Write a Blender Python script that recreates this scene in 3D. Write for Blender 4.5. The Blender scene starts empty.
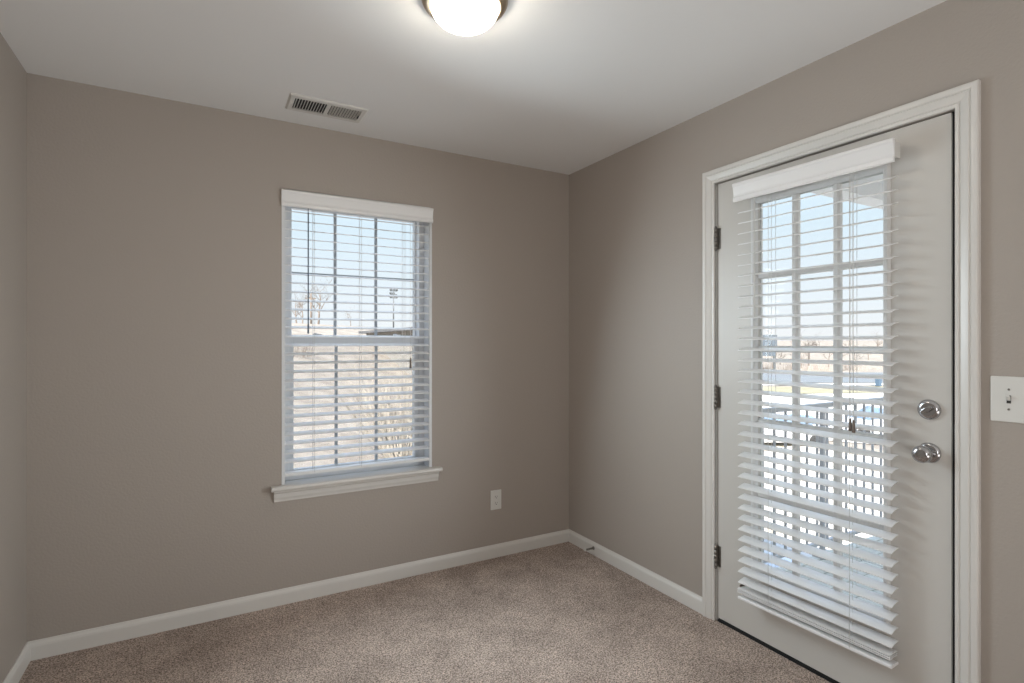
import bpy, math, random
from mathutils import Vector, Matrix

# ------------------------------------------------------------------ camera, sky, sun, lights, exposure
sc = bpy.context.scene
COL = sc.collection
EYE = 1.318
cam_d = bpy.data.cameras.new('camera')
cam_d.sensor_width = 36.0
cam_d.sensor_fit = 'HORIZONTAL'
cam_d.lens = 540.0 / 1024.0 * 36.0
cam_d.shift_y = 1.5 / 1024.0
cam_d.clip_start = 0.02
cam_d.clip_end = 3000
cam = bpy.data.objects.new('camera', cam_d)
cam.location = (0, 0, EYE)
cam.rotation_euler = (math.pi / 2, 0, -math.radians(29.62))
COL.objects.link(cam)
sc.camera = cam

sc.view_settings.view_transform = 'Standard'
sc.view_settings.look = 'None'
sc.view_settings.exposure = 0.6
sc.view_settings.gamma = 1.0
sc.view_settings.use_curve_mapping = False

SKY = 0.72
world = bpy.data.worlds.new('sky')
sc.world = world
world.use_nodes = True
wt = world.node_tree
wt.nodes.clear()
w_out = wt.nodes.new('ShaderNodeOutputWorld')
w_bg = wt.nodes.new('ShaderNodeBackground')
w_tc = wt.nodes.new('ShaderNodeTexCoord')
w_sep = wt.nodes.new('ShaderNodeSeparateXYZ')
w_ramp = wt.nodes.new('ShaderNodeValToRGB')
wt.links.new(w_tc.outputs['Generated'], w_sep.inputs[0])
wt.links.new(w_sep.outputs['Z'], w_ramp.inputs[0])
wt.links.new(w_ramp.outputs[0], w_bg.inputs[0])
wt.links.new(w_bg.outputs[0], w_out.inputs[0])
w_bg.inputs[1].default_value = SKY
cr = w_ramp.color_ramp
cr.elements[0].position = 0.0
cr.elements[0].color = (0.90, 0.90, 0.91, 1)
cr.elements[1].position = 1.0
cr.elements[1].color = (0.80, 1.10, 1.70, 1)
for p, c in ((0.06, (0.84, 0.89, 0.94, 1)), (0.20, (0.71, 0.84, 0.94, 1)), (0.28, (0.74, 0.89, 1.04, 1)), (0.42, (1.50, 1.75, 2.10, 1)), (0.65, (1.20, 1.50, 2.00, 1))):  # upper stops brightened, above the view, as extra light for the blind slats
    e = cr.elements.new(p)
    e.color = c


def light(name, kind, loc, energy, color, rot=(0, 0, 0), **kw):
    d = bpy.data.lights.new(name, kind)
    d.energy = energy
    d.color = color
    for k, v in kw.items():
        setattr(d, k, v)
    o = bpy.data.objects.new(name, d)
    o.location = loc
    o.rotation_euler = rot
    COL.objects.link(o)
    return o


def aim(v):
    return Vector(v).to_track_quat('-Z', 'Y').to_euler()


light('sun', 'SUN', (-30, -40, 40), 11.5, (1.0, 0.95, 0.88), aim((0.52, 0.62, -0.66)), angle=0.009)
# added fill light at the living room's left wall; no window is built there
light('living_room_left_fill', 'AREA', (-3.95, -2.4, 1.45), 62, (0.97, 0.985, 1.0), aim((1, 0.15, 0.0)),
      shape='RECTANGLE', size=2.6, size_y=1.8)
# added upward fill light, unseen, low over the living room floor
light('living_room_up_fill', 'AREA', (0.4, -1.9, 0.15), 33, (1.0, 0.97, 0.93), aim((0.0, 0.15, 1)),
      shape='RECTANGLE', size=2.4, size_y=2.4)
# added area lights on the room side of both blinds, boosting the daylight
light('window_inside_fill', 'AREA', (0.74, 2.70, 1.50), 9.8, (0.80, 0.93, 1.0), aim((0.22, -1, -0.34)), shape='RECTANGLE', size=0.62, size_y=0.8,
      spread=math.radians(150))
light('door_inside_fill', 'AREA', (1.90, 1.28, 1.12), 4.7, (0.88, 0.955, 1.0), aim((-1, 0.5, -0.05)), shape='RECTANGLE', size=0.42, size_y=1.4,
      spread=math.radians(108))
LAMP = 18.0

# ------------------------------------------------------------------ helpers
ORG = {}
R = random.Random(7)


def empty(name, loc=(0, 0, 0)):
    o = bpy.data.objects.new(name, None)
    o.empty_display_size = 0.05
    COL.objects.link(o)
    o.location = loc
    ORG[o.name] = Vector(loc)
    return o


def tag(o, label=None, cat=None, group=None, kind=None):
    if label:
        o['label'] = label
    if cat:
        o['category'] = cat
    if group:
        o['group'] = group
    if kind:
        o['kind'] = kind
    return o


class MB:
    def __init__(self):
        self.v, self.f, self.s = [], [], []

    def add(self, vs, fs, smooth=False):
        n = len(self.v)
        self.v += [tuple(x) for x in vs]
        for f in fs:
            self.f.append([i + n for i in f])
            self.s.append(smooth)
        return self

    def box(self, x0, x1, y0, y1, z0, z1):
        vs = [(x, y, z) for z in (z0, z1) for y in (y0, y1) for x in (x0, x1)]
        fs = [(0, 2, 3, 1), (4, 5, 7, 6), (0, 1, 5, 4), (2, 6, 7, 3), (0, 4, 6, 2), (1, 3, 7, 5)]
        return self.add(vs, fs)

    def prism(self, prof, a, b, axis, smooth=False, capped=True):
        """prof: 2D polygon; axis 'x': prof=(y,z); 'y': prof=(x,z); 'z': prof=(x,y)"""
        def pt(p, t):
            return {'x': (t, p[0], p[1]), 'y': (p[0], t, p[1]), 'z': (p[0], p[1], t)}[axis]
        n = len(prof)
        vs = [pt(p, a) for p in prof] + [pt(p, b) for p in prof]
        fs = [(i, (i + 1) % n, n + (i + 1) % n, n + i) for i in range(n)]
        self.add(vs, fs, smooth)
        if capped:
            self.add(vs, [tuple(range(n))[::-1], tuple(range(n, 2 * n))])
        return self

    def tube(self, pts, r, seg=8, smooth=True, cap=True):
        pts = [Vector(p) for p in pts]
        rs = r if isinstance(r, (list, tuple)) else [r] * len(pts)
        vs, fs = [], []
        ref = Vector((0.31, 0.17, 0.93))
        for i, p in enumerate(pts):
            t = (pts[min(i + 1, len(pts) - 1)] - pts[max(i - 1, 0)])
            t = t.normalized() if t.length > 1e-9 else Vector((0, 0, 1))
            if abs(t.dot(ref)) > 0.97:
                ref = Vector((0.95, 0.2, 0.1))
            u = t.cross(ref).normalized()
            w = t.cross(u)
            for k in range(seg):
                a = 2 * math.pi * k / seg
                vs.append(p + (u * math.cos(a) + w * math.sin(a)) * rs[i])
        for i in range(len(pts) - 1):
            for k in range(seg):
                k2 = (k + 1) % seg
                fs.append((i * seg + k, i * seg + k2, (i + 1) * seg + k2, (i + 1) * seg + k))
        self.add(vs, fs, smooth)
        if cap:
            self.add(vs, [tuple(range(seg))[::-1], tuple(range((len(pts) - 1) * seg, len(pts) * seg))])
        return self

    def lathe(self, prof, o=(0, 0, 0), axis='z', seg=48, flip=1):
        """prof: list of (radius, height) along the axis"""
        vs, fs = [], []
        for r, h in prof:
            for k in range(seg):
                a = 2 * math.pi * k / seg
                c, s = r * math.cos(a), r * math.sin(a)
                p = {'z': (c, s, h), 'x': (h, c, s), 'y': (c, h, s)}[axis]
                vs.append((o[0] + p[0], o[1] + p[1], o[2] + p[2]))
        m = len(prof)
        for i in range(m - 1):
            for k in range(seg):
                k2 = (k + 1) % seg
                fs.append((i * seg + k, i * seg + k2, (i + 1) * seg + k2, (i + 1) * seg + k))
        self.add(vs, fs, True)
        self.add(vs, [tuple(range(seg)), tuple(range((m - 1) * seg, m * seg))])
        return self

    def build(self, name, mat, parent=None, origin=None, bevel=0, segs=2, solid_fix=True):
        if origin is None:
            if parent is not None:
                origin = ORG[parent.name]
            else:
                xs, ys, zs = zip(*self.v)
                origin = Vector(((min(xs) + max(xs)) / 2, (min(ys) + max(ys)) / 2, min(zs)))
        origin = Vector(origin)
        me = bpy.data.meshes.new(name)
        me.from_pydata([Vector(p) - origin for p in self.v], [], self.f)
        me.polygons.foreach_set('use_smooth', self.s)
        me.materials.append(mat)
        me.update()
        if solid_fix:
            import bmesh
            bm = bmesh.new()
            bm.from_mesh(me)
            bmesh.ops.remove_doubles(bm, verts=bm.verts, dist=1e-6)
            bmesh.ops.recalc_face_normals(bm, faces=bm.faces)
            bm.to_mesh(me)
            bm.free()
        o = bpy.data.objects.new(name, me)
        COL.objects.link(o)
        ORG[o.name] = origin
        if parent is not None:
            o.parent = parent
            o.location = origin - ORG[parent.name]
        else:
            o.location = origin
        if bevel:
            m = o.modifiers.new('bevel', 'BEVEL')
            m.width = bevel
            m.segments = segs
            m.limit_method = 'ANGLE'
            m.angle_limit = math.radians(40)
        return o


def copy_obj(o, parent=None, loc=None, rot=None):
    c = o.copy()
    COL.objects.link(c)
    c.parent = parent if parent is not None else o.parent
    if loc is not None:
        c.location = loc
    if rot is not None:
        c.rotation_euler = rot
    ORG[c.name] = Vector(c.location)
    return c


def copy_tree(o, loc, rotz=0.0, scale=None):
    c = o.copy()
    COL.objects.link(c)
    c.location = loc
    c.rotation_euler = (0, 0, rotz)
    if scale:
        c.scale = scale
    kids = [k for k in COL.objects if k.parent == o]
    for k in kids:
        d = k.copy()
        COL.objects.link(d)
        d.parent = c
        for g in [q for q in COL.objects if q.parent == k]:
            e2 = g.copy()
            COL.objects.link(e2)
            e2.parent = d
    return c


# ------------------------------------------------------------------ materials
def lin(r, g, b):
    def f(c):
        c /= 255.0
        return c / 12.92 if c <= 0.04045 else ((c + 0.055) / 1.055) ** 2.4
    return (f(r), f(g), f(b), 1)


def mat(name, col, rough=0.5, metal=0.0, bump=None, var=None, spec=0.5, coord='Object', aniso=None):
    """bump=(scale, strength, distance); var=(scale, colour2, detail, lo, hi)"""
    m = bpy.data.materials.new(name)
    m.use_nodes = True
    nt = m.node_tree
    b = nt.nodes['Principled BSDF']
    b.inputs['Base Color'].default_value = col
    b.inputs['Roughness'].default_value = rough
    b.inputs['Metallic'].default_value = metal
    b.inputs['Specular IOR Level'].default_value = spec
    tc = nt.nodes.new('ShaderNodeTexCoord')
    if var:
        n = nt.nodes.new('ShaderNodeTexNoise')
        n.inputs['Scale'].default_value = var[0]
        n.inputs['Detail'].default_value = var[2]
        rp = nt.nodes.new('ShaderNodeValToRGB')
        rp.color_ramp.elements[0].position = var[3]
        rp.color_ramp.elements[1].position = var[4]
        rp.color_ramp.elements[0].color = col
        rp.color_ramp.elements[1].color = var[1]
        nt.links.new(tc.outputs[coord], n.inputs['Vector'])
        nt.links.new(n.outputs['Fac'], rp.inputs[0])
        nt.links.new(rp.outputs[0], b.inputs['Base Color'])
    if bump:
        n2 = nt.nodes.new('ShaderNodeTexNoise')
        n2.inputs['Scale'].default_value = bump[0]
        n2.inputs['Detail'].default_value = 3
        bp = nt.nodes.new('ShaderNodeBump')
        bp.inputs['Strength'].default_value = bump[1]
        bp.inputs['Distance'].default_value = bump[2]
        nt.links.new(tc.outputs[coord], n2.inputs['Vector'])
        nt.links.new(n2.outputs['Fac'], bp.inputs['Height'])
        nt.links.new(bp.outputs[0], b.inputs['Normal'])
    return m


def emission(name, col, strength):
    m = bpy.data.materials.new(name)
    m.use_nodes = True
    nt = m.node_tree
    nt.nodes.clear()
    o = nt.nodes.new('ShaderNodeOutputMaterial')
    e_ = nt.nodes.new('ShaderNodeEmission')
    e_.inputs[0].default_value = col
    e_.inputs[1].default_value = strength
    nt.links.new(e_.outputs[0], o.inputs[0])
    return m


def see_through(name, tint, gloss, gcol=(1, 1, 1, 1), rough=0.02, diffuse=None):
    m = bpy.data.materials.new(name)
    m.use_nodes = True
    nt = m.node_tree
    nt.nodes.clear()
    o = nt.nodes.new('ShaderNodeOutputMaterial')
    mx = nt.nodes.new('ShaderNodeMixShader')
    t = nt.nodes.new('ShaderNodeBsdfTransparent')
    t.inputs[0].default_value = tint
    if diffuse:
        g = nt.nodes.new('ShaderNodeBsdfDiffuse')
        g.inputs[0].default_value = diffuse
    else:
        g = nt.nodes.new('ShaderNodeBsdfGlossy')
        g.inputs[0].default_value = gcol
        g.inputs['Roughness'].default_value = rough
    mx.inputs[0].default_value = gloss
    nt.links.new(t.outputs[0], mx.inputs[1])
    nt.links.new(g.outputs[0], mx.inputs[2])
    nt.links.new(mx.outputs[0], o.inputs[0])
    return m


WALL_C = (0.418, 0.373, 0.332, 1)
M_wall = mat('greige_wall_paint', WALL_C, 0.55, bump=(95, 0.55, 0.002), spec=0.35)
M_ceil = mat('ceiling_paint', (0.85, 0.85, 0.845, 1), 0.8, bump=(70, 0.25, 0.001), spec=0.2)
M_trim = mat('white_trim_paint', (0.72, 0.70, 0.665, 1), 0.32, bump=(14, 0.04, 0.001))
M_door = mat('door_paint', (0.62, 0.60, 0.565, 1), 0.38, bump=(160, 0.08, 0.0006))
M_lite = mat('door_lite_plastic', (0.74, 0.74, 0.73, 1), 0.4, bump=(220, 0.03, 0.0004))
M_vinyl = mat('white_vinyl', (0.74, 0.76, 0.78, 1), 0.35, bump=(180, 0.03, 0.0004))
M_grille = mat('grey_grille_bar', (0.40, 0.44, 0.48, 1), 0.4, bump=(180, 0.03, 0.0004))
M_blind = mat('white_blind_slat', (0.86, 0.86, 0.86, 1), 0.32, bump=(60, 0.05, 0.0005))
M_cord = mat('white_cord', (0.72, 0.72, 0.70, 1), 0.8, bump=(900, 0.2, 0.0004))
M_wand = mat('clear_grey_wand', (0.10, 0.14, 0.20, 1), 0.2, bump=(300, 0.02, 0.0003))
M_tassel = mat('brown_tassel', (0.16, 0.13, 0.11, 1), 0.5, bump=(300, 0.1, 0.0004))
M_nickel = mat('satin_nickel', (0.48, 0.48, 0.49, 1), 0.16, 1.0, bump=(400, 0.03, 0.0002))
M_hinge = mat('dull_nickel_hinge', (0.27, 0.255, 0.235, 1), 0.38, 1.0, bump=(300, 0.08, 0.0003))
M_ring = mat('brushed_bronze_ring', (0.36, 0.28, 0.20, 1), 0.35, 0.9, bump=(220, 0.06, 0.0003))
M_black = mat('black_weatherstrip', (0.012, 0.012, 0.013, 1), 0.8, bump=(200, 0.1, 0.0004))
M_dark = mat('dark_duct', (0.03, 0.03, 0.032, 1), 0.7, bump=(40, 0.1, 0.001))
M_plate = mat('white_switch_plastic', (0.74, 0.735, 0.70, 1), 0.3, bump=(120, 0.02, 0.0002))
M_slot = mat('socket_slot', (0.03, 0.028, 0.025, 1), 0.6, bump=(120, 0.02, 0.0002))
M_vent = mat('vent_enamel', (0.70, 0.69, 0.66, 1), 0.4, bump=(120, 0.03, 0.0003))
M_glass = see_through('window_glass', (0.97, 0.985, 0.985, 1), 0.008)
M_screen = see_through('insect_screen', (1, 1, 1, 1), 0.11, diffuse=(0.20, 0.19, 0.19, 1))
M_opal = emission('lit_opal_glass', (1.0, 0.90, 0.75, 1), LAMP)

# carpet: speckled frieze pile
M_carpet = mat('taupe_frieze_carpet', (0.10, 0.077, 0.064, 1), 0.95, spec=0.1)
nt = M_carpet.node_tree
b = nt.nodes['Principled BSDF']
tc = nt.nodes.new('ShaderNodeTexCoord')


def noise(scale, detail, rough=0.5, w=0):
    n = nt.nodes.new('ShaderNodeTexNoise')
    n.inputs['Scale'].default_value = scale
    n.inputs['Detail'].default_value = detail
    n.inputs['Roughness'].default_value = rough
    nt.links.new(tc.outputs['Object'], n.inputs['Vector'])
    return n


n1 = noise(165, 2.5, 0.7)
rp = nt.nodes.new('ShaderNodeValToRGB')
rp.color_ramp.elements[0].position = 0.36
rp.color_ramp.elements[0].color = (0.16, 0.124, 0.106, 1)
rp.color_ramp.elements[1].position = 0.64
rp.color_ramp.elements[1].color = (0.82, 0.68, 0.595, 1)
nt.links.new(n1.outputs['Fac'], rp.inputs[0])
n2 = noise(4.0, 3, 0.6)
rp2 = nt.nodes.new('ShaderNodeValToRGB')
rp2.color_ramp.elements[0].position = 0.35
rp2.color_ramp.elements[0].color = (0.76, 0.74, 0.73, 1)
rp2.color_ramp.elements[1].position = 0.65
rp2.color_ramp.elements[1].color = (1.06, 1.05, 1.04, 1)
nt.links.new(n2.outputs['Fac'], rp2.inputs[0])
mx = nt.nodes.new('ShaderNodeMix')
mx.data_type = 'RGBA'
mx.blend_type = 'MULTIPLY'
mx.inputs['Factor'].default_value = 1.0
nt.links.new(rp.outputs[0], mx.inputs['A'])
nt.links.new(rp2.outputs[0], mx.inputs['B'])
nt.links.new(mx.outputs['Result'], b.inputs['Base Color'])
n3 = noise(150, 3, 0.7)
bp = nt.nodes.new('ShaderNodeBump')
bp.inputs['Strength'].default_value = 0.9
bp.inputs['Distance'].default_value = 0.006
nt.links.new(n3.outputs['Fac'], bp.inputs['Height'])
nt.links.new(bp.outputs[0], b.inputs['Normal'])

# ------------------------------------------------------------------ room shell
XL, XR, YB, H = -0.643, 2.112, 2.945, 2.44
WT = 0.19                       # outer wall thickness
WX0, WX1, WZ0, WZ1 = 0.336, 1.141, 0.600, 2.098       # window opening
DY0, DY1, DZ1 = 0.806, 1.752, 2.075                   # door opening in the right wall
SX, SY = -4.0, -5.0             # living room behind the camera


def struct(o):
    o['kind'] = 'structure'
    return o


MB_ = MB()
fl = MB().box(SX, XR, SY, YB, -0.12, 0.0)
struct(fl.build('floor', M_carpet))
struct(MB().box(SX - WT, XR + WT, SY - WT, YB + WT, H, H + 0.25).build('ceiling', M_ceil))
m = MB()
m.box(SX, WX0, YB, YB + WT, -0.12, H).box(WX1, XR + WT, YB, YB + WT, -0.12, H)
m.box(WX0, WX1, YB, YB + WT, -0.12, WZ0 - 0.0225).box(WX0, WX1, YB, YB + WT, WZ1, H)
struct(m.build('wall_back', M_wall))
m = MB()
m.box(XR, XR + WT, SY, DY0, -0.12, H).box(XR, XR + WT, DY1, YB, -0.12, H)
m.box(XR, XR + WT, DY0, DY1, DZ1, H).box(XR, XR + WT, DY0, DY1, -0.12, -0.005)
struct(m.build('wall_right', M_wall))
struct(MB().box(XL - 0.12, XL, 0.26, YB, 0, H).build('wall_left', M_wall))
m = MB()
m.box(SX - WT, SX, SY, YB + WT, -0.12, H)
struct(m.build('wall_far_left', M_wall))
struct(MB().box(SX - WT, XR + WT, SY - WT, SY, -0.12, H).build('wall_rear', M_wall))

# baseboards: flat board with an eased, coved top
BH, BT = 0.077, 0.014
prof = [(0, 0), (-BT, 0), (-BT, BH - 0.022), (-BT + 0.002, BH - 0.014), (-BT + 0.007, BH - 0.007), (-0.004, BH), (0, BH)]
m = MB().prism([(YB + p[0], p[1]) for p in prof], XL, XR, 'x')
struct(m.build('baseboard_back', M_trim))
m = MB().prism([(XR + p[0], p[1]) for p in prof], 1.815, YB, 'y')
struct(m.build('baseboard_right', M_trim))
m = MB().prism([(XR + p[0], p[1]) for p in prof], SY, 0.743, 'y')
struct(m.build('baseboard_right_near', M_trim))
m = MB().prism([(XL - p[0], p[1]) for p in prof], 0.26, YB, 'y')
struct(m.build('baseboard_left', M_trim))


# ------------------------------------------------------------------ window
win = empty('window_1', ((WX0 + WX1) / 2, YB, WZ0))
win['kind'] = 'structure'
# white jamb liner
JT = 0.016
m = MB()
m.box(WX0, WX0 + JT, YB - 0.002, YB + WT, WZ0 + 0.0005, WZ1).box(WX1 - JT, WX1, YB - 0.002, YB + WT, WZ0 + 0.0005, WZ1)
m.box(WX0 + JT, WX1 - JT, YB - 0.002, YB + WT, WZ1 - JT, WZ1)
m.build('jamb_liner', M_vinyl, win, bevel=0.0015)
ix0, ix1 = WX0 + JT, WX1 - JT
FY0, FY1 = YB + 0.085, YB + 0.185
m = MB()
m.box(ix0, ix0 + 0.030, FY0, FY1, WZ0 + 0.001, WZ1 - JT).box(ix1 - 0.030, ix1, FY0, FY1, WZ0, WZ1 - JT)
m.box(ix0 + 0.03, ix1 - 0.03, FY0, FY1, WZ1 - JT - 0.012, WZ1 - JT).box(ix0 + 0.03, ix1 - 0.03, FY0, FY1, WZ0, WZ0 + 0.022)
m.build('window_frame', M_vinyl, win, bevel=0.002)


def sash(name, x0, x1, z0, z1, y0, y1, st, rail_b, rail_t, muntin_w, screen=False):
    m = MB()
    m.box(x0, x0 + st, y0, y1, z0, z1).box(x1 - st, x1, y0, y1, z0, z1)
    m.box(x0 + st, x1 - st, y0, y1, z0, z0 + rail_b).box(x0 + st, x1 - st, y0, y1, z1 - rail_t, z1)
    s = m.build(name, M_vinyl, win, bevel=0.003)
    gx0, gx1, gz0, gz1 = x0 + st, x1 - st, z0 + rail_b, z1 - rail_t
    ym = (y0 + y1) / 2
    m = MB()
    for k in (1, 2):
        xx = gx0 + (gx1 - gx0) * k / 3
        m.box(xx - muntin_w / 2, xx + muntin_w / 2, ym - 0.004, ym + 0.004, gz0, gz1)
    zz = (gz0 + gz1) / 2
    m.box(gx0, gx1, ym - 0.0035, ym + 0.0035, zz - muntin_w / 2, zz + muntin_w / 2)
    m.build('muntin_grille', M_grille, s)
    MB().box(gx0 - 0.004, gx1 + 0.004, ym + 0.008, ym + 0.012, gz0 - 0.004, gz1 + 0.004).build('pane', M_glass, s)
    return s


us = sash('upper_sash', ix0 + 0.022, ix1 - 0.010, 1.302, WZ1 - JT - 0.008, YB + 0.142, YB + 0.178, 0.028, 0.045, 0.036, 0.0155)
ls = sash('lower_sash', ix0 + 0.014, ix1 - 0.014, WZ0 + 0.012, 1.352, YB + 0.100, YB + 0.138, 0.040, 0.038, 0.050, 0.0155)
for xx in (0.52, 0.96):
    m = MB().box(xx - 0.028, xx + 0.028, YB + 0.102, YB + 0.134, 1.352, 1.358)
    m.lathe([(0.012, 0), (0.012, 0.010), (0.008, 0.014)], (xx, YB + 0.118, 1.357), 'z', 16)
    m.box(xx - 0.004, xx + 0.030, YB + 0.103, YB + 0.113, 1.359, 1.367)
    m.build('sash_lock', M_vinyl, ls, bevel=0.001)
MB().box(ix0 + 0.03, ix1 - 0.03, YB + 0.1795, YB + 0.1805, WZ0 + 0.022, 1.31).build('insect_screen', M_screen, win)
# stool and apron
m = MB()
zt = 0.600
m.prism([(YB + 0.188, zt), (YB + 0.188, zt - 0.022), (YB - 0.036, zt - 0.022), (YB - 0.042, zt - 0.018), (YB - 0.044, zt - 0.011), (YB - 0.042, zt - 0.004), (YB - 0.036, zt)], WX0, WX1, 'x')
for a, bb in ((WX0 - 0.050, WX0), (WX1, WX1 + 0.050)):
    m.prism([(YB, zt), (YB, zt - 0.022), (YB - 0.036, zt - 0.022), (YB - 0.042, zt - 0.018), (YB - 0.044, zt - 0.011), (YB - 0.042, zt - 0.004), (YB - 0.036, zt)], a, bb, 'x')
sill = m.build('window_sill', M_trim, win)
za = zt - 0.022
m = MB().prism([(YB, za), (YB - 0.024, za), (YB - 0.024, za - 0.008), (YB - 0.017, za - 0.016), (YB - 0.015, za - 0.036), (YB - 0.010, za - 0.048), (YB - 0.008, za - 0.058), (YB, za - 0.060)], WX0 - 0.036, WX1 + 0.036, 'x')
m.build('apron', M_trim, sill)


# ------------------------------------------------------------------ blinds (local frame: x along the slats, -y towards the room)
def slat_mesh(L, W=0.050, T=0.0028, crown=0.0022, n=8):
    top, bot = [], []
    for i in range(n + 1):
        u = -1 + 2 * i / n
        y = u * W / 2
        h = crown * (1 - u * u)
        top.append((y, h + T / 2))
        bot.append((y, h - T / 2))
    return MB().prism(top + bot[::-1], -L / 2, L / 2, 'x')


def make_blind(name, label, L, top, zs, tilt, rail_z, stack, VL, VH, VD, ladders, lift_x, wand, tassels, slat_y=0.0, wand_mat=None, group=None, rail_h=0.016):
    """z values are local (0 = root height)"""
    root = empty(name)
    tag(root, label, 'blind', group)
    # head rail: a U of painted steel
    m = MB().box(-L / 2, L / 2, -0.027, 0.027, top - 0.052, top - 0.006)
    m.build('headrail', M_blind, root, bevel=0.002)
    # valance with a moulded face and short returns
    y1 = -0.030
    y0 = y1 - VD
    pr = [(y1, top - VH), (y0 + 0.004, top - VH), (y0 + 0.001, top - VH + 0.004), (y0 + 0.001, top - VH + 0.016), (y0 + 0.005, top - VH + 0.022),
          (y0 + 0.006, top - VH + 0.030), (y0 + 0.003, top - VH * 0.42), (y0, top - 0.016), (y0 - 0.004, top - 0.010), (y0 - 0.004, top - 0.003), (y0 - 0.001, top), (y1, top)]
    m = MB().prism(pr, -VL / 2, VL / 2, 'x')
    m.build('valance', M_blind, root)
    for s in (-1, 1):
        m = MB().box(s * (L / 2 + 0.0005), s * (L / 2 + 0.004), -0.029, 0.029, top - 0.056, top - 0.002)
        m.box(s * (L / 2 + 0.004), s * (L / 2 + 0.007), -0.020, -0.004, top - 0.046, top - 0.014)
        m.build('mounting_bracket', M_vent, root, bevel=0.0008)
    first = None
    for k, z in enumerate(zs):
        a = tilt + R.uniform(-0.012, 0.012)
        rot = (a, R.uniform(-0.0012, 0.0012), 0)
        if first is None:
            first = slat_mesh(L).build('slat', M_blind, root)
            first.location = (0, slat_y, z)
            first.rotation_euler = rot
        else:
            copy_obj(first, root, (0, slat_y, z), rot)
    for z in stack:
        copy_obj(first, root, (-0.004 + R.uniform(-.003, .003), slat_y + 0.006, z), (0.03, 0, 0))
    w = 0.0255
    m = MB().prism([(slat_y - w, rail_z), (slat_y - w, rail_z + rail_h - 0.003), (slat_y - w + 0.004, rail_z + rail_h), (slat_y + w - 0.004, rail_z + rail_h), (slat_y + w, rail_z + rail_h - 0.003), (slat_y + w, rail_z)], -L / 2, L / 2, 'x')
    m.build('bottom_rail', M_blind, root, bevel=0.001)
    allz = list(zs) + list(stack)
    ca, sa = math.cos(tilt), math.sin(tilt)
    for lx in ladders:
        m = MB()
        for s in (-1, 1):
            yy = slat_y + s * 0.0268 * ca
            m.tube([(lx, yy, top - 0.05), (lx, yy, rail_z + 0.008)], 0.0009, 5)
        for z in zs:
            m.tube([(lx + 0.003, slat_y - 0.0262 * ca, z - 0.0262 * sa - 0.003), (lx + 0.003, slat_y + 0.0262 * ca, z + 0.0262 * sa - 0.003)], 0.0006, 4)
        m.tube([(lx - 0.003, slat_y, top - 0.05), (lx - 0.003, slat_y, rail_z + 0.014)], 0.0008, 4)
        m.build('ladder_cord', M_cord, root)
    for lx, yy, zt_, zb in tassels:
        c = MB().tube([(lx, yy, top - 0.055), (lx, yy, zt_)], 0.0009, 5).build('lift_cord', M_cord, root)
        MB().lathe([(0.0025, zt_), (0.004, zt_ - 0.004), (0.0062, zb + 0.006), (0.0055, zb), (0.002, zb - 0.001)], (lx, yy, 0), 'z', 14).build('tassel', M_tassel, c)
    wx, wy, wz0, wz1, wr = wand
    m = MB().tube([(wx, wy, wz1), (wx, wy, wz1 - 0.02)], 0.0016, 6)
    m.tube([(wx, wy, wz1 - 0.02), (wx, wy, wz0 + 0.05), (wx, wy, wz0 + 0.045), (wx, wy, wz0 + 0.002), (wx, wy, wz0)], [wr, wr, wr * 1.35, wr * 1.35, wr * 0.7], 8)
    m.build('tilt_wand', wand_mat, root)
    return root


# window blind
bw = 0.772
P = 0.0456
topz = 2.092
rail = 0.640
zs = []
z = topz - 0.1005
while z > rail + 0.034:
    zs.append(z)
    z -= P
cx0 = (WX0 + WX1) / 2
wb = make_blind('window_blind', 'white wide-slat blind hanging in the window above the sill', bw, topz, zs, math.radians(13), rail, [], 0.808, 0.082, 0.012,
                [0.494 - cx0, 0.737 - cx0, 0.980 - cx0], None, (0.462 - cx0, -0.034, 1.366, 2.01, 0.0032), [(1.010 - cx0, -0.031, 1.235, 1.175)], 0.0, M_wand)
wb.location = (cx0, YB + 0.024, 0)

# ------------------------------------------------------------------ door
XF = XR + 0.006                 # face of the slab
sy0, sy1, sz0, sz1 = 0.8235, 1.744, 0.015, 2.0705
door = empty('door_1', (XF, (sy0 + sy1) / 2, 0))
door['kind'] = 'structure'
GY0, GY1, GZ0, GZ1 = 1.029, 1.540, 0.328, 1.935     # glass
FB = 0.026                                          # lite frame width
TH = 0.044
m = MB()
oy0, oy1, oz0, oz1 = GY0 - 0.006, GY1 + 0.006, GZ0 - 0.006, GZ1 + 0.006
m.box(XF, XF + TH, sy0, oy0, sz0, sz1).box(XF, XF + TH, oy1, sy1, sz0, sz1)
m.box(XF, XF + TH, oy0, oy1, sz0, oz0).box(XF, XF + TH, oy0, oy1, oz1, sz1)
m.build('door_slab', M_door, door)
# lite frame: mitred moulding on the inside and the outside face


def ring(y0, y1, z0, z1, prof, mb):
    """moulding ring in the plane x; prof: (inset outwards, x)"""
    for i in range(len(prof)):
        o1, x1 = prof[i]
        o2, x2 = prof[(i + 1) % len(prof)]
        def c(o, x):
            return [(x, y0 - o, z0 - o), (x, y1 + o, z0 - o), (x, y1 + o, z1 + o), (x, y0 - o, z1 + o)]
        a, bq = c(o1, x1), c(o2, x2)
        for k in range(4):
            k2 = (k + 1) % 4
            mb.add([a[k], a[k2], bq[k2], bq[k]], [(0, 1, 2, 3)])
    return mb


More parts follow.
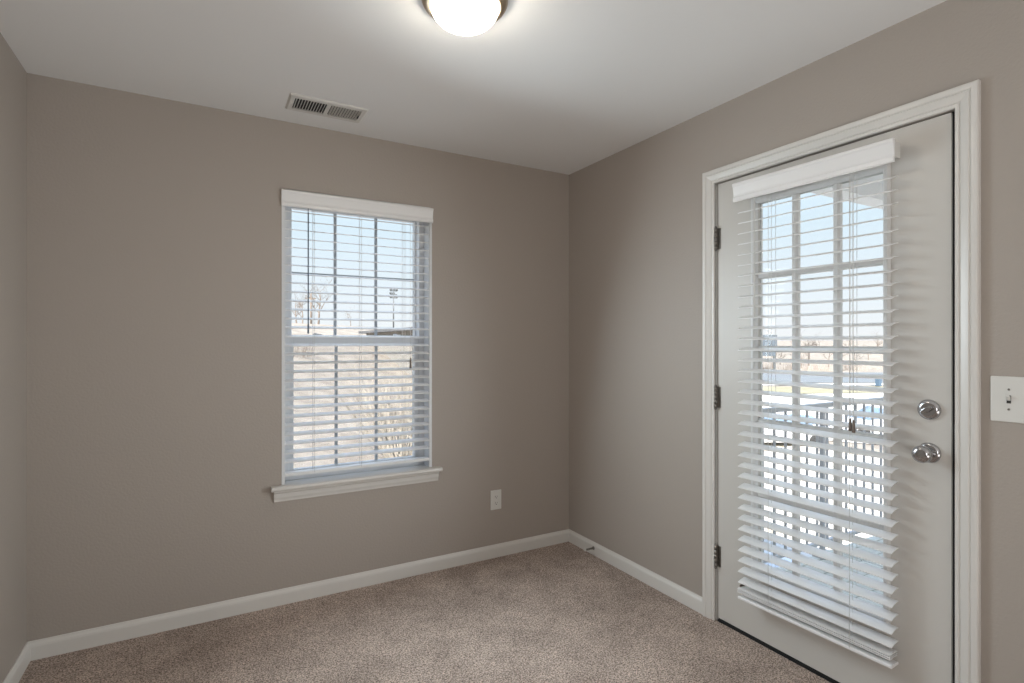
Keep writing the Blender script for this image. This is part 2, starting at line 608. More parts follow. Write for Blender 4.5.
m = MB()
ring(GY0, GY1, GZ0, GZ1, [(0.0, XF + 0.010), (0.003, XF - 0.003), (0.010, XF - 0.011), (0.020, XF - 0.011), (FB, XF - 0.003), (FB, XF), (0.008, XF + 0.012)], m)
ring(GY0, GY1, GZ0, GZ1, [(0.0, XF + TH - 0.010), (0.003, XF + TH + 0.003), (0.010, XF + TH + 0.011), (0.020, XF + TH + 0.011), (FB, XF + TH + 0.003), (FB, XF + TH), (0.008, XF + TH - 0.012)], m)
lite = m.build('lite_frame', M_lite, door)
mw = 0.027
m = MB()
for k in (1, 2):
    yy = GY0 + (GY1 - GY0) * k / 3
    m.prism([(XF + 0.014, yy - mw / 2), (XF + 0.006, yy - mw / 4), (XF + 0.006, yy + mw / 4), (XF + 0.014, yy + mw / 2), (XF + 0.030, yy + mw / 2), (XF + 0.030, yy - mw / 2)], GZ0, GZ1, 'z')
for k in range(1, 5):
    zz = GZ0 + (GZ1 - GZ0) * k / 5
    m.prism([(XF + 0.015, zz - mw / 2), (XF + 0.007, zz - mw / 4), (XF + 0.007, zz + mw / 4), (XF + 0.015, zz + mw / 2), (XF + 0.029, zz + mw / 2), (XF + 0.029, zz - mw / 2)], GY0, GY1, 'y')
m.build('muntin_grille', M_lite, lite)
MB().box(XF + 0.0305, XF + 0.0335, GY0 - 0.004, GY1 + 0.004, GZ0 - 0.004, GZ1 + 0.004).build('pane', M_glass, lite)
# hinges: barrel with finials and the leaf edges
for hz in (1.812, 1.061, 0.307):
    m = MB()
    yb, xb = 1.748, XR - 0.008
    m.tube([(xb, yb, hz - 0.051), (xb, yb, hz + 0.051)], 0.0062, 14)
    for k in range(-2, 3):
        m.tube([(xb, yb, hz + k * 0.0205 - 0.009), (xb, yb, hz + k * 0.0205 + 0.009)], 0.0070, 14)
    m.lathe([(0.0055, hz + 0.051), (0.0075, hz + 0.053), (0.004, hz + 0.058), (0.001, hz + 0.060)], (xb, yb, 0), 'z', 14)
    m.lathe([(0.0055, hz - 0.051), (0.0075, hz - 0.053), (0.004, hz - 0.058), (0.001, hz - 0.060)], (xb, yb, 0), 'z', 14)
    m.box(XR - 0.003, XR + 0.03, yb + 0.001, yb + 0.0030, hz - 0.050, hz + 0.050)
    m.box(XR - 0.003, XF + 0.03, yb - 0.0035, yb - 0.0015, hz - 0.050, hz + 0.050)
    m.box(XF - 0.0025, XF - 0.0002, yb - 0.019, yb - 0.002, hz - 0.049, hz + 0.049)
    for q in (-0.034, 0.0, 0.034):
        m.lathe([(0.0035, XF - 0.002), (0.0035, XF - 0.0035), (0.001, XF - 0.004)], (0, yb - 0.012, hz + q), 'x', 10)
    m.build('hinge', M_hinge, door)
# deadbolt with thumb turn
dy, dz = 0.885, 1.094
m = MB().lathe([(0.034, XF + 0.001), (0.034, XF - 0.004), (0.031, XF - 0.010), (0.024, XF - 0.013), (0.020, XF - 0.014)], (0, dy, dz), 'x', 40)
db = m.build('deadbolt', M_nickel, door)
m = MB()
a = math.radians(-32)
pts = []
for u, w_ in ((-0.020, 0.003), (-0.012, 0.006), (0.0, 0.008), (0.012, 0.006), (0.020, 0.003)):
    pts.append((u, w_))
outl = [(u, w_) for u, w_ in pts] + [(u, -w_) for u, w_ in pts[::-1]]
outl = [(dy + u * math.cos(a) - w_ * math.sin(a), dz + u * math.sin(a) * -1 * -1 + w_ * math.cos(a)) for u, w_ in outl]
n = len(outl)
vs = [(XF - 0.012, p[0], p[1]) for p in outl] + [(XF - 0.026, p[0], p[1]) for p in outl]
m.add(vs, [(i, (i + 1) % n, n + (i + 1) % n, n + i) for i in range(n)] + [tuple(range(n)), tuple(range(n, 2 * n))])
m.build('thumb_turn', M_nickel, db, bevel=0.0015)
# knob
kz = 0.949
m = MB().lathe([(0.034, XF + 0.001), (0.034, XF - 0.003), (0.032, XF - 0.007), (0.026, XF - 0.010), (0.014, XF - 0.012)], (0, dy, kz), 'x', 40)
rs = m.build('knob_rosette', M_nickel, door)
m = MB().lathe([(0.013, XF - 0.010), (0.012, XF - 0.024), (0.016, XF - 0.031), (0.0255, XF - 0.039), (0.0285, XF - 0.047), (0.0285, XF - 0.054), (0.026, XF - 0.061), (0.019, XF - 0.066), (0.008, XF - 0.068), (0.001, XF - 0.068)], (0, dy, kz), 'x', 40)
m.build('door_knob', M_nickel, rs)
# frame of the doorway: jambs, head, stop, dark weather strip, threshold
dj = empty('trim_1', (XR, (DY0 + DY1) / 2, 0))
dj['kind'] = 'structure'
m = MB()
m.box(XR, XR + WT, DY1 - 0.001, DY1 + 0.02, 0, DZ1 + 0.02).box(XR, XR + WT, DY0 - 0.02, DY0 + 0.002, 0, DZ1 + 0.02)
m.box(XR, XR + WT, DY0 + 0.004, DY1 - 0.005, DZ1 + 0.0005, DZ1 + 0.02)
m.build('door_jamb', M_trim, dj)
m = MB()
m.box(XF + 0.012, XF + TH + 0.012, sy1 + 0.0004, DY1 - 0.0012, 0.0, DZ1 - 0.005).box(XF + 0.010, XF + TH + 0.012, DY0 + 0.0022, sy0 - 0.0004, 0.0, DZ1 - 0.005)
m.box(XF + 0.012, XF + TH + 0.012, DY0 + 0.004, DY1 - 0.0055, sz1 + 0.0004, DZ1)
m.build('weather_strip', M_black, dj)
m = MB().box(XR + 0.004, XR + WT + 0.02, DY0 + 0.0045, DY1 - 0.0055, -0.004, 0.008)
m.build('threshold', M_black, dj, bevel=0.002)
# casing: moulded profile mitred round the opening; profile (offset outwards from the opening, depth into the room)
CW = 0.064
cp = [(0.0, 0.0), (0.0, 0.010), (0.002, 0.012), (0.010, 0.0125), (0.013, 0.0085), (0.017, 0.0125), (0.030, 0.0165), (0.038, 0.0185), (0.042, 0.0145), (0.046, 0.0190), (0.055, 0.0200), (CW - 0.003, 0.0195), (CW, 0.0165), (CW, 0.0)]
m = MB()
cy0, cy1, cz1 = DY0 + 0.002, DY1 + 0.003, DZ1 + 0.001


def cpt(o, d):
    x = XR - d
    return [(x, cy1 + o, 0.0), (x, cy1 + o, cz1 + o), (x, cy0 - o, cz1 + o), (x, cy0 - o, 0.0)]


for i in range(len(cp)):
    A_, B_ = cpt(*cp[i]), cpt(*cp[(i + 1) % len(cp)])
    for k in range(3):
        m.add([A_[k], A_[k + 1], B_[k + 1], B_[k]], [(0, 1, 2, 3)])
m.add([cpt(*c)[0] for c in cp], [tuple(range(len(cp)))])
m.add([cpt(*c)[3] for c in cp], [tuple(range(len(cp)))])
m.build('casing', M_trim, dj)

# door blind: hung on the slab, too long, so the last slats rest on the bottom rail
topd = 2.016
raild = 0.198
zs = []
z = 0.275
while z < topd - 0.085:
    zs.append(z)
    z += 0.0462
zs = zs[::-1]
bc = 1.2695
db_ = make_blind('door_blind', 'white wide-slat blind hung on the glazed door, its bottom rail hanging below the glass', 0.602, topd, zs, math.radians(13), raild,
                 [raild + 0.026, raild + 0.0325, raild + 0.040], 0.627, 0.080, 0.012,
                 [bc - 1.425, bc - 1.105], None, (bc - 1.483, -0.034, 1.43, 1.955, 0.003), [(bc - 1.098, -0.035, 1.045, 1.0), (bc - 1.086, -0.036, 1.040, 0.995)], 0.0, M_cord, rail_h=0.011)
db_.location = (XF - 0.011 - 0.042, bc, 0)
db_.rotation_euler = (0, 0, -math.pi / 2 + math.radians(1.8))
m = MB().box(-0.306, -0.3035, -0.004, 0.040, raild + 0.030, raild + 0.052)
m.tube([(-0.3035, 0.0, raild + 0.040), (-0.293, 0.0, raild + 0.040)], 0.003, 8)
m.build('hold_down_bracket', M_tassel, db_)

# ------------------------------------------------------------------ ceiling light
LX, LY = 0.735, 1.603
lamp = empty('ceiling_light', (LX, LY, H))
tag(lamp, 'round flush ceiling light with lit white glass dome and bronze ring', 'ceiling light')
m = MB().lathe([(0.060, H), (0.136, H), (0.140, H - 0.006), (0.140, H - 0.014), (0.134, H - 0.024), (0.122, H - 0.031), (0.112, H - 0.033), (0.112, H - 0.026), (0.060, H - 0.006)], (LX, LY, 0), 'z', 64)
m.build('metal_ring', M_ring, lamp)
pr = []
for k in range(0, 15):
    t = k / 14 * math.pi / 2
    pr.append((max(0.110 * math.cos(t), 0.0008), H - 0.028 - 0.069 * math.sin(t) ** 0.92))
m = MB().lathe(pr, (LX, LY, 0), 'z', 64)
m.build('glass_dome', M_opal, lamp)

# ------------------------------------------------------------------ ceiling vent
vx, vy, vw, vd = 0.508, 2.684, 0.354, 0.186
vent = empty('ceiling_vent', (vx, vy, H))
tag(vent, 'white rectangular metal air vent with two banks of louvres in the ceiling', 'vent')
hx, hy = 0.150, 0.060           # half size of the louvre field
m = MB()
def frame_ring(o, i, z0, z1, mb):
    ox, oy = vw / 2, vd / 2
    a = [(vx - ox, vy - oy, z0), (vx + ox, vy - oy, z0), (vx + ox, vy + oy, z0), (vx - ox, vy + oy, z0)]
    bq = [(vx - ox + 0.008, vy - oy + 0.008, z1), (vx + ox - 0.008, vy - oy + 0.008, z1), (vx + ox - 0.008, vy + oy - 0.008, z1), (vx - ox + 0.008, vy + oy - 0.008, z1)]
    c = [(vx - hx, vy - hy, z1), (vx + hx, vy - hy, z1), (vx + hx, vy + hy, z1), (vx - hx, vy + hy, z1)]
    d = [(x, y, H - 0.0005) for x, y, z in c]
    for p, q in ((a, bq), (bq, c), (c, d)):
        for k in range(4):
            k2 = (k + 1) % 4
            mb.add([p[k], p[k2], q[k2], q[k]], [(0, 1, 2, 3)])
    mb.box(vx - 0.009, vx + 0.009, vy - hy, vy + hy, z1, z1 + 0.003)
frame_ring(0, 0, H, H - 0.007, m)
m.build('frame', M_vent, vent)
MB().box(vx - hx, vx + hx, vy - hy, vy + hy, H - 0.0012, H - 0.0004).build('duct_opening', M_dark, vent)
first = None
for bank in (-1, 1):
    for k in range(11):
        xx = vx + bank * (0.018 + k * 0.0124)
        ang = -math.radians(38)
        if first is None:
            first = MB().box(-0.0006, 0.0006, -hy, hy, -0.0046, 0.0046).build('louvre', M_vent, vent, origin=(0, 0, 0))
            first.location = (xx - vx, 0, -0.0052)
            first.rotation_euler = (0, bank * ang, 0)
        else:
            copy_obj(first, vent, (xx - vx, 0, -0.0052), (0, bank * ang, 0))
MB().box(vx + hx - 0.006, vx + hx - 0.003, vy - 0.010, vy + 0.014, H - 0.016, H - 0.004).build('damper_lever', M_dark, vent)
for s in (-1, 1):
    MB().lathe([(0.0035, H - 0.006), (0.0035, H - 0.0082), (0.001, H - 0.009)], (vx + s * 0.163, vy, 0), 'z', 12).build('screw', M_vent, vent)

# ------------------------------------------------------------------ wall outlet
ox, oz = 1.559, 0.352
out = empty('wall_outlet', (ox, YB, oz - 0.06))
tag(out, 'white duplex power outlet low on the wall right of the window', 'outlet')
MB().box(ox - 0.037, ox + 0.037, YB - 0.006, YB, oz - 0.060, oz + 0.060).build('cover_plate', M_plate, out, bevel=0.003, segs=3)
for s in (-1, 1):
    zc = oz + s * 0.0195
    prof = []
    for k in range(24):
        t = 2 * math.pi * k / 24
        prof.append((ox + 0.0172 * math.cos(t), zc + max(-0.0125, min(0.0125, 0.0172 * math.sin(t)))))
    f = MB().prism([(p[0], p[1]) for p in prof], YB - 0.0075, YB - 0.005, 'y').build('socket', M_plate, out)
    m = MB()
    m.box(ox - 0.0074, ox - 0.0054, YB - 0.0078, YB - 0.0070, zc - 0.002, zc + 0.007).box(ox + 0.0054, ox + 0.0074, YB - 0.0078, YB - 0.0070, zc - 0.001, zc + 0.006)
    m.lathe([(0.0026, YB - 0.0078), (0.0026, YB - 0.0070)], (ox, 0, zc - 0.0072), 'y', 12)
    m.build('slots', M_slot, f)
MB().lathe([(0.003, YB - 0.0055), (0.003, YB - 0.0072), (0.0005, YB - 0.0078)], (ox, 0, oz), 'y', 12).build('screw', M_plate, out)

# ------------------------------------------------------------------ light switch (two gang, partly outside the frame)
swy, swz = 0.6745, 1.148
sw = empty('light_switch', (XR, swy, swz - 0.07))
tag(sw, 'white oversized toggle light switch plate on the wall beside the door casing', 'light switch')
MB().box(XR - 0.0065, XR, swy - 0.0445, swy + 0.0445, swz - 0.069, swz + 0.069).build('cover_plate', M_plate, sw, bevel=0.0035, segs=3)
yy = swy
t = MB().box(XR - 0.0072, XR - 0.006, yy - 0.0052, yy + 0.0052, swz - 0.012, swz + 0.012).build('toggle_slot', M_slot, sw)
m = MB()
m.add([(XR - 0.007, yy - 0.0045, swz - 0.004), (XR - 0.007, yy + 0.0045, swz - 0.004), (XR - 0.007, yy + 0.0045, swz + 0.009), (XR - 0.007, yy - 0.0045, swz + 0.009),
       (XR - 0.021, yy - 0.0034, swz + 0.008), (XR - 0.021, yy + 0.0034, swz + 0.008), (XR - 0.019, yy + 0.0034, swz + 0.014), (XR - 0.019, yy - 0.0034, swz + 0.014)],
      [(0, 1, 2, 3), (4, 5, 6, 7), (0, 1, 5, 4), (1, 2, 6, 5), (2, 3, 7, 6), (3, 0, 4, 7)])
m.build('toggle', M_plate, t, bevel=0.0008)
for q in (-1, 1):
    MB().lathe([(0.0032, XR - 0.006), (0.0032, XR - 0.0075), (0.0005, XR - 0.008)], (0, yy, swz + q * 0.030), 'x', 12).build('screw', M_hinge, sw)

# ------------------------------------------------------------------ spring door stop on the right baseboard
ds = empty('door_stop', (XR - BT, 2.665, 0.045))
tag(ds, 'small metal spring door stop screwed to the baseboard near the corner', 'door stop')
xb = XR - BT
MB().lathe([(0.0105, xb), (0.0105, xb - 0.003), (0.006, xb - 0.007), (0.004, xb - 0.009)], (0, 2.665, 0.045), 'x', 20).build('base_cap', M_hinge, ds)
pts = []
for k in range(0, 181):
    t = k / 180
    a = t * 2 * math.pi * 15
    pts.append((xb - 0.006 - 0.055 * t, 2.665 + 0.0048 * math.cos(a), 0.045 + 0.0048 * math.sin(a)))
MB().tube(pts, 0.0012, 5).build('spring', M_hinge, ds)
MB().lathe([(0.004, xb - 0.060), (0.0075, xb - 0.062), (0.0075, xb - 0.070), (0.005, xb - 0.073), (0.001, xb - 0.0735)], (0, 2.665, 0.045), 'x', 20).build('rubber_tip', M_plate, ds)

# ------------------------------------------------------------------ outside
GZ = -3.2
M_grass = mat('dry_winter_grass', (0.195, 0.170, 0.147, 1), 0.95, bump=(3, 0.5, 0.15), var=(0.9, (0.260, 0.232, 0.203, 1), 8, 0.35, 0.65), spec=0.05)
M_lawn = mat('yellow_green_lawn', (0.20, 0.185, 0.128, 1), 0.95, bump=(5, 0.4, 0.1), var=(0.6, (0.28, 0.26, 0.185, 1), 8, 0.35, 0.65), spec=0.05)
M_conc = mat('pale_concrete', (0.60, 0.58, 0.54, 1), 0.9, bump=(8, 0.2, 0.02), var=(0.5, (0.68, 0.65, 0.60, 1), 6, 0.35, 0.65), spec=0.1)
M_gravel = mat('pale_gravel', (0.36, 0.32, 0.26, 1), 0.95, bump=(12, 0.4, 0.02), var=(1.3, (0.60, 0.56, 0.50, 1), 9, 0.38, 0.52), spec=0.05)
M_road = mat('grey_blue_asphalt', (0.125, 0.135, 0.145, 1), 0.8, bump=(6, 0.2, 0.02), var=(0.4, (0.15, 0.16, 0.17, 1), 6, 0.35, 0.65), spec=0.2)
M_bark = mat('bare_grey_bark', (0.13, 0.115, 0.105, 1), 0.9, bump=(20, 0.4, 0.02), spec=0.05)
M_twig = mat('pale_dry_twigs', (0.165, 0.135, 0.115, 1), 0.9, bump=(20, 0.2, 0.01), spec=0.05)
M_pink = mat('reddish_dry_twigs', (0.231, 0.160, 0.138, 1), 0.9, bump=(20, 0.2, 0.01), spec=0.05)
M_ltwig = mat('whitish_reed_stems', (0.372, 0.336, 0.288, 1), 0.9, bump=(20, 0.2, 0.01), spec=0.05)
M_rail = mat('grey_painted_metal', (0.50, 0.51, 0.53, 1), 0.45, bump=(90, 0.05, 0.0005))
M_deck = mat('weathered_deck_board', (0.56, 0.56, 0.50, 1), 0.75, bump=(40, 0.25, 0.003), var=(6, (0.66, 0.66, 0.60, 1), 6, 0.35, 0.65))
M_soffit = mat('white_soffit', (0.76, 0.77, 0.78, 1), 0.6, bump=(20, 0.05, 0.002))
M_siding = mat('pale_siding', (0.350, 0.329, 0.294, 1), 0.7, bump=(6, 0.1, 0.005))
M_stucco = mat('pale_stucco', (0.25, 0.235, 0.215, 1), 0.85, bump=(9, 0.2, 0.01))
M_roof = mat('dark_shingle', (0.066, 0.069, 0.078, 1), 0.9, bump=(14, 0.5, 0.02), var=(5, (0.102, 0.102, 0.108, 1), 5, 0.35, 0.65))
M_steel = mat('galvanised_pole', (0.096, 0.102, 0.108, 1), 0.5, 0.3, bump=(30, 0.1, 0.002))
M_sign = mat('blue_grey_sign_back', (0.065, 0.080, 0.098, 1), 0.6, bump=(3, 0.1, 0.01))
M_tyre = mat('black_tyre', (0.02, 0.02, 0.021, 1), 0.8, bump=(60, 0.2, 0.003))
M_wind = mat('sky_toned_car_glass', (0.12, 0.17, 0.23, 1), 0.08, bump=(5, 0.01, 0.001))  # blue in the base colour stands in for sky reflected by the glass
M_bin = mat('blue_plastic', (0.07, 0.11, 0.16, 1), 0.5, bump=(20, 0.05, 0.003))
M_tail = mat('red_lens', (0.45, 0.03, 0.025, 1), 0.2, bump=(60, 0.1, 0.002))


def sstep(a, b_, x):
    t = max(0.0, min(1.0, (x - a) / (b_ - a)))
    return t * t * (3 - 2 * t)


def hgt(x, y):
    t = y - 0.9 * x
    h = 6.55 * sstep(5, 52, t)
    dd = math.hypot(x, y)
    far = 5.4 * sstep(120, 185, dd) * (1 - sstep(-10, 30, t))
    return GZ + h * (1 if y > 0 else 0) + far + 0.05 * math.sin(x * 0.7) * math.cos(y * 0.6) * sstep(2, 12, t)


def grid_patch(fn, us, vs):
    m = MB()
    n = len(vs)
    V = [fn(u, v) for u in us for v in vs]
    F = [(i * n + j, i * n + j + 1, (i + 1) * n + j + 1, (i + 1) * n + j) for i in range(len(us) - 1) for j in range(n - 1)]
    return m.add(V, F, True)


def polar(dist, deg, dz=0.0):
    a = math.radians(deg)
    x, y = dist * math.sin(a), dist * math.cos(a)
    return (x, y, hgt(x, y) + dz)


dl = [0.5, 3, 5, 7, 9, 11, 13, 15, 18, 21, 24, 27, 30, 34, 38, 42, 46, 50, 55, 60, 66, 72, 80, 90, 105, 125, 160, 220, 320, 500, 900]
al = [-60 + 2.5 * k for k in range(0, 81)]
m = grid_patch(lambda d_, a_: polar(d_, a_), dl, al)
struct(m.build('ground', M_grass, origin=(0, 0, GZ)))


def strip(name, mt, pts, dz, sub=24):
    """ground strip following the terrain; pts: list of (near (x,y), far (x,y))"""
    us = [i / sub for i in range(sub + 1)]
    (n0, f0), (n1, f1) = pts

    def fn(u, v):
        x = (n0[0] * (1 - u) + n1[0] * u) * (1 - v) + (f0[0] * (1 - u) + f1[0] * u) * v
        y = (n0[1] * (1 - u) + n1[1] * u) * (1 - v) + (f0[1] * (1 - u) + f1[1] * u) * v
        return (x, y, hgt(x, y) + dz)
    o = grid_patch(fn, us, [0, .25, .5, .75, 1]).build(name, mt)
    return struct(o)


S_, C_ = math.sin(math.radians(29.62)), math.cos(math.radians(29.62))


def cw(px, depth):
    """point on the ground plan seen in the column px at that depth from the camera"""
    a = (px - 512) / 540.0
    return (depth * (S_ + a * C_), depth * (C_ - a * S_))


strip('parking_ground', M_conc, [(cw(690, 28), cw(690, 46)), (cw(1120, 20), cw(1120, 52))], 0.04)
strip('gravel_ground', M_gravel, [(cw(690, 4.5), cw(690, 27.9)), (cw(1300, 2.5), cw(1300, 15.5))], 0.03)
strip('lawn_ground', M_lawn, [(cw(690, 46.3), cw(690, 55)), (cw(1120, 52.3), cw(1120, 56))], 0.05)
strip('sidewalk', M_conc, [(cw(690, 57), cw(690, 60)), (cw(1120, 57), cw(1120, 60))], 0.06)
strip('road', M_road, [(cw(690, 61), cw(690, 82)), (cw(1120, 61), cw(1120, 82))], 0.05)
strip('front_lawn_ground', M_lawn, [(cw(690, 30), cw(690, 36)), (cw(800, 31), cw(800, 36))], 0.06)

# house below and around the room (this storey stands on another one)
m = MB().box(SX - WT, XR + WT, SY - WT, YB + WT, GZ - 0.1, -0.121)
struct(m.build('wall_lower_storey', M_siding))
m = MB()
x0, x1, y0, y1 = SX - WT - 0.4, XR + WT + 0.0, SY - WT - 0.4, YB + WT + 0.35
xm = (x0 + x1) / 2
m.prism([(x0, H + 0.252), (x1, H + 0.252), (x1, H + 0.35), (xm, H + 1.6), (x0, H + 0.35)], y0, y1, 'y')
struct(m.build('roof', M_roof))

# balcony
DKX0, DKX1, DKY0, DKY1, DKZ = XR + WT + 0.002, 5.30, -1.6, 2.20, -0.135
m = MB()
yb = DKY0
k = 0
while yb < DKY1 - 0.01:
    y2 = min(yb + 0.138, DKY1)
    m.box(DKX0, DKX0 + 1.52, yb, y2 - 0.006, DKZ - 0.032, DKZ).box(DKX0 + 1.526, DKX1, yb, y2 - 0.006, DKZ - 0.032, DKZ)
    yb += 0.138
    k += 1
m.box(DKX0, DKX1, DKY1 - 0.04, DKY1, DKZ - 0.26, DKZ - 0.034).box(DKX1 - 0.04, DKX1, DKY0, DKY1 - 0.04, DKZ - 0.26, DKZ - 0.034)
m.box(DKX0, DKX1 - 0.04, DKY0, DKY0 + 0.04, DKZ - 0.26, DKZ - 0.034)
struct(m.build('balcony_floor', M_deck, bevel=0.003))
m = MB().box(DKX0, DKX1 + 0.25, DKY0 - 0.2, DKY1 + 0.02, 2.46, 2.56)
m.box(DKX0, DKX1 + 0.05, DKY1 - 0.14, DKY1, 2.345, 2.459).box(DKX1 - 0.10, DKX1 + 0.04, DKY0, DKY1 - 0.14, 2.345, 2.459)
struct(m.build('balcony_ceiling', M_soffit))
for nm, px_, py_ in (('support', DKX1 - 0.05, DKY1 - 0.07), ('support', DKX1 - 0.05, DKY0 + 0.1)):
    m = MB().box(px_ - 0.07, px_ + 0.07, py_ - 0.07, py_ + 0.07, GZ, DKZ - 0.262)
    m.box(px_ - 0.06, px_ + 0.06, py_ - 0.06, py_ + 0.06, DKZ, 2.344)
    m.box(px_ - 0.08, px_ + 0.08, py_ - 0.08, py_ + 0.08, DKZ, DKZ + 0.10).box(px_ - 0.08, px_ + 0.08, py_ - 0.08, py_ + 0.08, 2.26, 2.344)
    o = m.build('balcony_pillar', M_soffit)
    o['kind'] = 'structure'


def railing(name, label, a, b_, posts):
    """metal railing from a to b (x, y) on the balcony floor"""
    a, b_ = Vector((a[0], a[1], 0)), Vector((b_[0], b_[1], 0))
    L = (b_ - a).length
    root = empty(name)
    tag(root, label, 'railing', None)
    HT = 1.045
    MB().box(0, L, -0.022, 0.022, HT - 0.030, HT).build('top_rail', M_rail, root, bevel=0.003)
    MB().box(0, L, -0.013, 0.013, 0.085, 0.110).build('bottom_rail', M_rail, root, bevel=0.002)
    n = int(L / 0.1155)
    f_b = f_p = None
    for k in range(1, n + 1):
        xx = k * 0.1155
        if any(abs(xx - p) < 0.03 for p in posts) or xx > L - 0.04:
            continue
        if f_b is None:
            f_b = MB().box(-0.0064, 0.0064, -0.0064, 0.0064, 0.108, HT - 0.028).build('baluster', M_rail, root, origin=(0, 0, 0))
            f_b.location = (xx, 0, 0)
        else:
            copy_obj(f_b, root, (xx, 0, 0))
    for p in posts:
        if f_p is None:
            f_p = MB().box(-0.0135, 0.0135, -0.0135, 0.0135, 0.0, HT - 0.006).box(-0.045, 0.045, -0.045, 0.045, 0.0, 0.012).build('post', M_rail, root, origin=(0, 0, 0))
            f_p.location = (p, 0, 0)
        else:
            copy_obj(f_p, root, (p, 0, 0))
    root.location = (a.x, a.y, DKZ)
    d_ = b_ - a
    root.rotation_euler = (0, 0, math.atan2(d_.y, d_.x))
    return root


railing('balcony_railing', 'grey metal balcony railing with square balusters beyond the glazed door', (XR + WT + 0.02, DKY1 - 0.05), (DKX1 - 0.14, DKY1 - 0.05), [0.02, 1.33, 2.76])


# ---- plants
def branchy(rng, h, r, levels, spread, mb, pos=None, dirv=None, lvl=0, seg=5, nsub=(4, 6), up=0.25):
    if pos is None:
        pos, dirv = Vector((0, 0, 0)), Vector((rng.uniform(-.05, .05), rng.uniform(-.05, .05), 1)).normalized()
    pts, rs = [pos.copy()], [r]
    p, d = pos.copy(), dirv.copy()
    n = 5 if lvl == 0 else 3
    for k in range(n):
        d = (d + Vector((rng.uniform(-1, 1), rng.uniform(-1, 1), rng.uniform(-.3, .6))) * (0.09 + 0.06 * lvl)).normalized()
        p = p + d * h / n
        pts.append(p.copy())
        rs.append(r * (1 - 0.75 * (k + 1) / n))
    mb.tube(pts, rs, max(3, seg), cap=False)
    if lvl >= levels:
        return
    for k in range(rng.randint(*nsub)):
        i = rng.randint(1 if lvl else 2, n)
        q = pts[i]
        ang = rng.uniform(0, 2 * math.pi)
        dd = (d * (1 - spread) + Vector((math.cos(ang), math.sin(ang), up)) * spread).normalized()
        branchy(rng, h * rng.uniform(0.42, 0.62), rs[i] * 0.7, levels, spread, mb, q, dd, lvl + 1, seg - 1, nsub, up)


def make_tree(name, seed, h, r, levels, mt, nsub=(4, 6), spread=0.55):
    rng = random.Random(seed)
    mb = MB()
    branchy(rng, h, r, levels, spread, mb, nsub=nsub)
    return mb.build(name, mt, origin=(0, 0, 0), solid_fix=False)


def make_shrub(name, seed, w, h, n, mt, levels=1):
    rng = random.Random(seed)
    mb = MB()
    for k in range(n):
        a = rng.uniform(0, 2 * math.pi)
        rr = math.sqrt(rng.random()) * w * 0.35
        d = Vector((math.cos(a) * rng.uniform(.1, .9), math.sin(a) * rng.uniform(.1, .9), rng.uniform(.7, 1.6))).normalized()
        branchy(rng, h * rng.uniform(.55, 1.0), 0.012 * h / 1.5, levels, 0.6, mb, Vector((rr * math.cos(a), rr * math.sin(a), -0.03)), d, 1, 4, (2, 4))
    return mb.build(name, mt, origin=(0, 0, 0), solid_fix=False)


def put(o, px, depth, first, label, cat, group, sc_=1.0, rz=0.0, sx=1.0):
    c = o if first else copy_obj(o)
    x, y = cw(px, depth)
    c.location = (x, y, hgt(x, y) - 0.02)
    c.rotation_euler = (0, 0, rz)
    c.scale = (sc_ * sx, sc_ * sx, sc_)
    tag(c, label, cat, group)
    return c


# trees along the far side of the road, seen through the door
kinds = [make_tree('bare_tree', 11 + k, 3.0, 0.10, 3, M_twig if k else M_bark, (5, 7)) for k in range(4)]
used = [False] * 4
rng = random.Random(5)
pxs = [744 + 9.5 * k for k in range(16)]
for k, px in enumerate(pxs):
    i = k % 4
    put(kinds[i], px + rng.uniform(-2, 2), (98, 112, 126)[k % 3] + rng.uniform(-3, 3), not used[i], 'bare winter tree in the row beyond the road seen through the door', 'tree', 'bare trees beyond the road', rng.uniform(0.85, 1.15), rng.uniform(0, 6), 1.15)
    used[i] = True
big = make_tree('bare_tree', 31, 4.6, 0.16, 4, M_bark, (4, 6))
put(big, 809, 105, True, 'tall bare tree rising above the tree row in the middle door pane', 'tree', None, 1.12, 0.4, 1.2)
shr = [make_shrub('dry_shrub', 50 + k, 3.2, 2.0, 46, (M_pink, M_ltwig, M_twig)[k]) for k in range(3)]
us_ = [False] * 3
for k, (px, dep, kd) in enumerate(((803, 84, 1), (809, 90, 0), (815, 85, 1), (821, 90, 0), (828, 86, 1), (843, 88, 2), (853, 90, 2), (861, 87, 1), (877, 91, 1), (785, 90, 2), (793, 92, 2), (765, 91, 2))):
    put(shr[kd], px, dep, not us_[kd], ('reddish leafless shrub at the far edge of the road', 'whitish dry reed clump at the far edge of the road', 'tan leafless shrub at the far edge of the road')[kd], 'shrub',
        ('reddish shrubs by the road', 'whitish reed clumps by the road', 'tan shrubs by the road')[kd], rng.uniform(.8, 1.15), rng.uniform(0, 6))
    us_[kd] = True
# on the slope behind the window
t1 = make_tree('bare_tree', 71, 3.0, 0.09, 3, M_twig, (5, 7))
put(t1, 297, 63, True, 'bare tree on the grass rise at the left edge of the window view', 'tree', None, 0.95, 1.0, 1.2)
put(t1, 318, 66, False, 'taller bare tree on the grass rise right of the tilt wand', 'tree', None, 1.45, 3.0, 1.1)
t2 = make_tree('bare_tree', 78, 3.0, 0.10, 3, M_twig, (4, 6))
put(t2, 303, 74, True, 'thin bare tree behind the grass rise close to the tilt wand', 'tree', None, 1.2, 2.0, 1.0)
put(t2, 351, 70, False, 'small bare tree on the rise in the middle of the window view', 'tree', None, 0.6, 2.5, 1.0)
b1 = make_shrub('bare_shrub', 91, 1.6, 3.6, 70, M_ltwig, 3)
put(b1, 402, 19, True, 'tall tangled whitish bare shrub on the slope at the right of the lower window pane', 'shrub', None, 1.0, 0.0)
